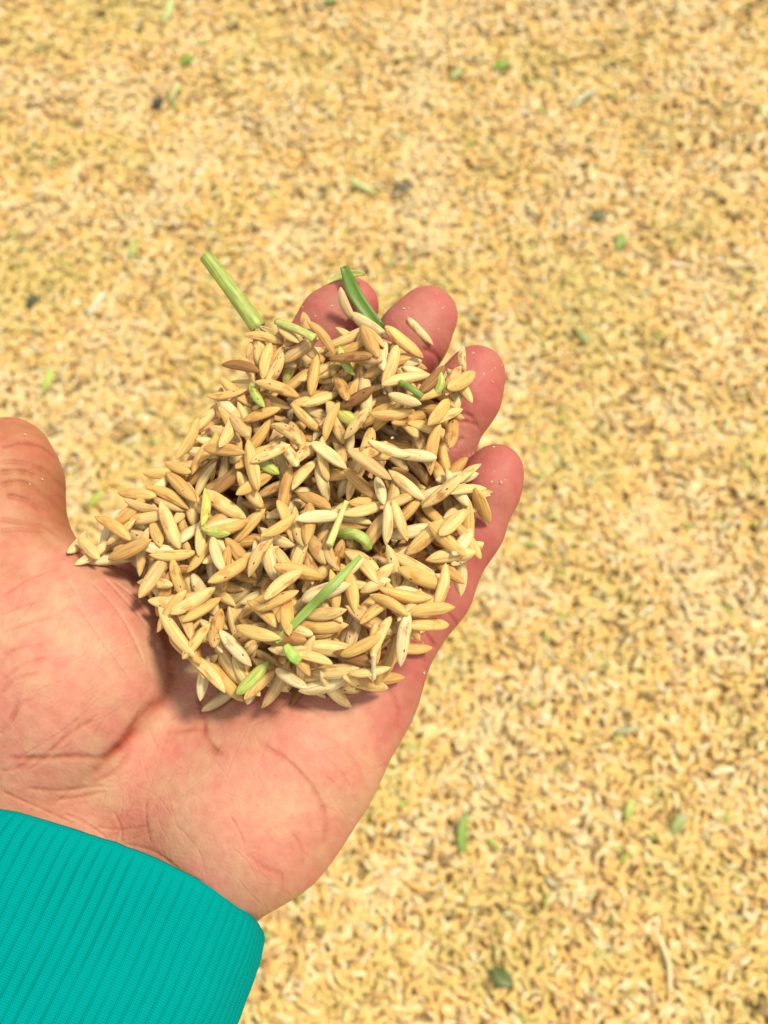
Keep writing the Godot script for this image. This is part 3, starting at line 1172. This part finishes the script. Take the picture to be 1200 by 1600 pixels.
func build_ground() -> void:
	var swell := FastNoiseLite.new()
	swell.seed = 12
	swell.frequency = 7.0
	swell.fractal_octaves = 3
	# the bed under the loose top grains
	var st := SurfaceTool.new()
	st.begin(Mesh.PRIMITIVE_TRIANGLES)
	var n := 150
	var wide := 3.0
	for j in n + 1:
		for i in n + 1:
			var x := (float(i) / n - 0.5) * wide
			var z := (float(j) / n - 0.5) * wide - 0.35
			st.set_uv(Vector2(x, z) * 6.0)
			st.set_smooth_group(0)
			st.add_vertex(Vector3(x, ground_height(x, z, swell) - 0.0035, z))
	for j in n:
		for i in n:
			var a := j * (n + 1) + i
			for k in [a, a + 1, a + n + 1, a + 1, a + n + 2, a + n + 1]:
				st.add_index(k)
	st.generate_normals()
	var noise := FastNoiseLite.new()
	noise.seed = 5
	noise.noise_type = FastNoiseLite.TYPE_CELLULAR
	noise.frequency = 0.12
	var ramp := Gradient.new()
	ramp.colors = PackedColorArray([Color(0.80, 0.55, 0.19).linear_to_srgb(), Color(0.74, 0.47, 0.13).linear_to_srgb()])
	ramp.offsets = PackedFloat32Array([0.2, 0.9])
	var tex := NoiseTexture2D.new()
	tex.width = 512
	tex.height = 512
	tex.seamless = true
	tex.noise = noise
	tex.color_ramp = ramp
	var m := StandardMaterial3D.new()
	m.albedo_texture = tex
	m.roughness = 0.9
	var g := put("ground", st.commit(), m)
	tag(g, "bed of rice grains in the husk spread over the ground", "ground", "", "structure")
	# the loose grains on top
	var patch := FastNoiseLite.new()
	patch.seed = 41
	patch.frequency = 8.0
	patch.fractal_octaves = 3
	var root := Node3D.new()
	root.name = numbered("spread_rice")
	add_child(root)
	tag(root, "countless golden rice grains spread out on the ground below the hand", "rice", "", "stuff")
	var low := [grain_mesh(0.34, 0.26, 0.03, 3.0, 6, 8, 0.0), grain_mesh(0.30, 0.20, 0.05, 2.6, 6, 8, 0.0)]
	rng.seed = 99
	for v in 2:
		var count := 105000
		var mm := MultiMesh.new()
		mm.transform_format = MultiMesh.TRANSFORM_3D
		mm.use_colors = true
		mm.mesh = low[v]
		mm.instance_count = count
		for i in count:
			# most of them where the photograph looks, the rest all round it
			var x: float
			var z: float
			if i < count * 0.62:
				x = rng.randf_range(-0.42, 0.42)
				z = rng.randf_range(-0.86, 0.14)
			else:
				x = rng.randf_range(-1.1, 1.1)
				z = rng.randf_range(-1.5, 0.6)
			var long := rng.randf_range(0.0084, 0.0112)
			var layer := rng.randf()
			var y := ground_height(x, z, swell) + lerpf(-0.003, 0.0045, layer)
			var b := Basis.from_euler(Vector3(rng.randf_range(-0.5, 0.5), rng.randf() * TAU, rng.randf_range(-0.3, 0.3)))
			mm.set_instance_transform(i, Transform3D(b.scaled_local(Vector3(long, long, long)), Vector3(x, y, z)))
			var q := patch.get_noise_2d(x, z) + rng.randf_range(-0.35, 0.35)
			var r := rng.randf()
			var c := Color(0.77, 0.475, 0.122).lerp(Color(0.83, 0.57, 0.20), rng.randf())
			if r < 0.16: c = Color(0.84, 0.67, 0.34)
			elif r < 0.30: c = Color(0.56, 0.34, 0.12)
			elif r < 0.36: c = Color(0.30, 0.19, 0.06)
			elif r < 0.39: c = Color(0.56, 0.52, 0.26)
			elif r < 0.402: c = Color(0.36, 0.42, 0.07)
			elif r < 0.415: c = Color(0.86, 0.72, 0.46)
			if q > 0.30: c = c.lerp(Color(0.60, 0.50, 0.13), 0.5)
			elif q < -0.34: c = c.lerp(Color(0.80, 0.64, 0.34), 0.6)
			mm.set_instance_color(i, c)
		var mi := MultiMeshInstance3D.new()
		mi.name = "grain_layer"
		mi.multimesh = mm
		var gm := StandardMaterial3D.new()
		gm.vertex_color_use_as_albedo = true
		gm.albedo_texture = husk_prints[v]
		gm.roughness = 0.6
		mi.material_override = gm
		root.add_child(mi, true)
	# leaf scraps and straw among them: picture row and column, length (m), width, turn, colour, label
	var green := Color(0.20, 0.31, 0.02)
	var dark := Color(0.06, 0.07, 0.015)
	var pale := Color(0.50, 0.54, 0.20)
	for s in [
		[785, 100, 0.014, 0.010, 0.4, green, "leaf_scrap", "rounded green leaf scrap lying alone on the spread rice beyond the fingers", "leaf"],
		[262, 12, 0.030, 0.007, 1.45, pale, "leaf_scrap", "long pale green leaf scrap at the far edge of the rice", "leaf"],
		[294, 96, 0.014, 0.007, 0.5, green, "leaf_scrap", "small green leaf scrap near the dark seed head", "leaf"],
		[247, 160, 0.012, 0.009, 1.2, Color(0.035, 0.027, 0.015), "seed_head", "dark blackish clod lying on the rice beside a pale green straw", "clod"],
		[272, 138, 0.018, 0.004, 1.1, pale, "straw_piece", "pale green straw leaning beside the dark clod", "straw"],
		[566, 290, 0.022, 0.006, -0.6, pale, "straw_piece", "pale whitish green straw scrap on the rice beyond the middle finger", "straw"],
		[630, 297, 0.016, 0.007, 0.1, Color(0.13, 0.12, 0.05), "leaf_scrap", "dull grey green leaf scrap on the rice beyond the middle finger", "leaf"],
		[970, 375, 0.016, 0.007, 1.2, green, "leaf_scrap", "green leaf scrap beside a dark one on the open rice", "leaf"],
		[936, 342, 0.012, 0.009, 0.2, Color(0.11, 0.12, 0.04), "leaf_scrap", "dark olive leaf scrap on the open rice", "leaf"],
		[912, 530, 0.016, 0.005, -1.0, Color(0.30, 0.36, 0.12), "leaf_scrap", "thin olive green leaf scrap on the rice beside the ring finger", "leaf"],
		[727, 1302, 0.026, 0.006, 1.5, green, "leaf_scrap", "narrow bright green leaf scrap on the rice beside the heel of the hand", "leaf"],
		[786, 1525, 0.014, 0.010, -0.7, Color(0.09, 0.12, 0.012), "leaf_scrap", "folded dark green leaf scrap on the rice beyond the cuff", "leaf"],
		[1062, 1288, 0.016, 0.007, 0.9, Color(0.30, 0.34, 0.10), "leaf_scrap", "grey green leaf scrap with a paler edge on the open rice", "leaf"],
		[985, 1265, 0.014, 0.005, 1.3, Color(0.42, 0.48, 0.08), "leaf_scrap", "yellow green leaf shred on the open rice", "leaf"],
		[75, 592, 0.020, 0.006, 1.4, Color(0.44, 0.52, 0.08), "leaf_scrap", "yellow green leaf scrap on the rice beyond the thumb tip", "leaf"],
		[49, 466, 0.011, 0.008, 0.9, dark, "leaf_scrap", "blackish green leaf scrap on the rice beyond the thumb", "leaf"],
		[150, 472, 0.022, 0.004, 1.0, Color(0.60, 0.64, 0.42), "straw_piece", "pale straw lying over a dark gap in the rice beyond the thumb", "straw"],
		[208, 390, 0.016, 0.005, 1.5, Color(0.34, 0.46, 0.12), "leaf_scrap", "small green leaf shred between thumb tip and broken straw stalk", "leaf"],
		[520, 5, 0.012, 0.008, 0.3, Color(0.26, 0.42, 0.08), "leaf_scrap", "bright green leaf scrap at the far edge of the rice beside bare grains", "leaf"],
		[915, 150, 0.028, 0.004, 0.7, Color(0.48, 0.52, 0.30), "straw_piece", "dull green straw lying aslant far out on the rice", "straw"],
		[715, 115, 0.014, 0.006, 0.8, Color(0.38, 0.44, 0.14), "leaf_scrap", "olive leaf shred beside the rounded green leaf scrap", "leaf"],
		[1036, 1500, 0.034, 0.0034, 1.75, Color(0.78, 0.62, 0.32), "straw_piece", "long pale bent straw lying on the open rice", "straw"],
		[978, 1140, 0.014, 0.004, 0.2, Color(0.42, 0.42, 0.22), "straw_piece", "short dull straw bit on the open rice", "straw"],
		[1130, 1205, 0.014, 0.004, 0.2, Color(0.82, 0.70, 0.42), "straw_piece", "short whitish straw bit on the open rice", "straw"],
		[150, 780, 0.016, 0.006, 0.9, Color(0.40, 0.44, 0.06), "leaf_scrap", "olive leaf scrap on the rice between thumb and heap", "leaf"],
	]:
		var p := on_ground(s[0], s[1])
		p.y = ground_height(p.x, p.z, swell) + 0.006
		var dir2 := Vector3(cos(s[4]), 0.0, -sin(s[4]))
		var half: float = s[2] * 0.5
		var bow: Vector3 = Vector3(-dir2.z, 0.0, dir2.x) * s[2] * rng.randf_range(-0.12, 0.12)
		var mesh: ArrayMesh
		if s[6] == "straw_piece":
			mesh = tube(pts([-dir2 * half + Vector3(0, -0.001, 0), bow + Vector3(0, 0.001, 0), dir2 * half]), PackedFloat32Array([s[3] * 0.4, s[3] * 0.5, s[3] * 0.35]), 8, true, 0.6)
		elif s[6] == "seed_head":
			mesh = tube(pts([-dir2 * half, bow + Vector3(0, 0.001, 0), dir2 * half]), PackedFloat32Array([0.001, s[3] * 0.5, s[3] * 0.4, 0.001]), 8, false, 0.8)
		else:
			mesh = sweep(pts([-dir2 * half + Vector3(0, -0.001, 0), bow + Vector3(0, 0.001, 0), dir2 * half + Vector3(0, 0.001, 0)]), PackedFloat32Array([s[3] * 0.3, s[3], s[3] * 0.9, s[3] * 0.2]), 0.0003, 0.3, Vector3.UP)
		var o := put(s[6] if s[6] != "seed_head" else "clod", mesh, plant_mat(s[5], 3 if s[6] == "leaf_scrap" else 2, 0.4))
		o.position = p
		tag(o, s[7], s[8])

func _ready() -> void:
	# camera
	var cam := Camera3D.new()
	cam.name = "camera"
	cam.position = cam_at
	cam.rotation_degrees = Vector3(-CAM_PITCH, 0, 0)
	cam.near = 0.02
	cam.far = 20.0
	var lens := CameraAttributesPhysical.new()
	lens.frustum_focal_length = 12.0 / half_tan
	lens.frustum_focus_distance = 0.226
	lens.exposure_aperture = 11.5
	lens.frustum_near = 0.02
	lens.frustum_far = 20.0
	cam.attributes = lens
	cam.fov = FOV
	add_child(cam)
	cam_basis = cam.transform.basis
	# an overcast sky, light from all over, a little more from above the fingers
	var env := Environment.new()
	var sky_mat := ProceduralSkyMaterial.new()
	sky_mat.sky_top_color = Color(0.90, 0.91, 0.92)
	sky_mat.sky_horizon_color = Color(0.84, 0.84, 0.83)
	sky_mat.ground_horizon_color = Color(0.62, 0.56, 0.44)
	sky_mat.ground_bottom_color = Color(0.50, 0.42, 0.28)
	sky_mat.energy_multiplier = 0.82
	sky_mat.sky_curve = 0.3
	sky_mat.sun_angle_max = 0.0
	var sky := Sky.new()
	sky.sky_material = sky_mat
	env.background_mode = Environment.BG_SKY
	env.sky = sky
	env.tonemap_mode = Environment.TONE_MAPPER_LINEAR
	env.tonemap_exposure = 1.62
	env.sdfgi_enabled = true
	env.ssao_enabled = true
	env.ssil_enabled = true
	var around := WorldEnvironment.new()
	around.name = "sky"
	around.environment = env
	add_child(around)
	var sun := DirectionalLight3D.new()
	sun.name = "sun"
	sun.light_energy = 1.0
	sun.light_angular_distance = 11.0
	sun.light_color = Color(1.0, 0.96, 0.88)
	sun.shadow_enabled = true
	add_child(sun)
	sun.look_at_from_position(Vector3(0.45, 1.0, -0.20), Vector3.ZERO, Vector3.UP)

	for k in 6:
		husk_prints.append(husk_texture(k, [0.15, 0.5, 0.3, 0.9, 0.6, 0.25][k]))
	for k in 5:
		grain_shapes.append(grain_mesh(grain_w[k], grain_t[k], [0.03, 0.01, 0.055, 0.025, 0.07][k], [3.0, 2.6, 2.8, 3.2, 2.4][k], 14, 24, 0.05))
	build_ground()
	print("ground ", Time.get_ticks_msec())
	build_hand_bones()
	mesh_hand()
	print("hand ", hand_verts.size(), " ", Time.get_ticks_msec())
	map_hand()
	build_person()
	print("skin ", Time.get_ticks_msec())
	fill_heap()
	show_heap()
	print("heap ", Time.get_ticks_msec())
	lay_details()
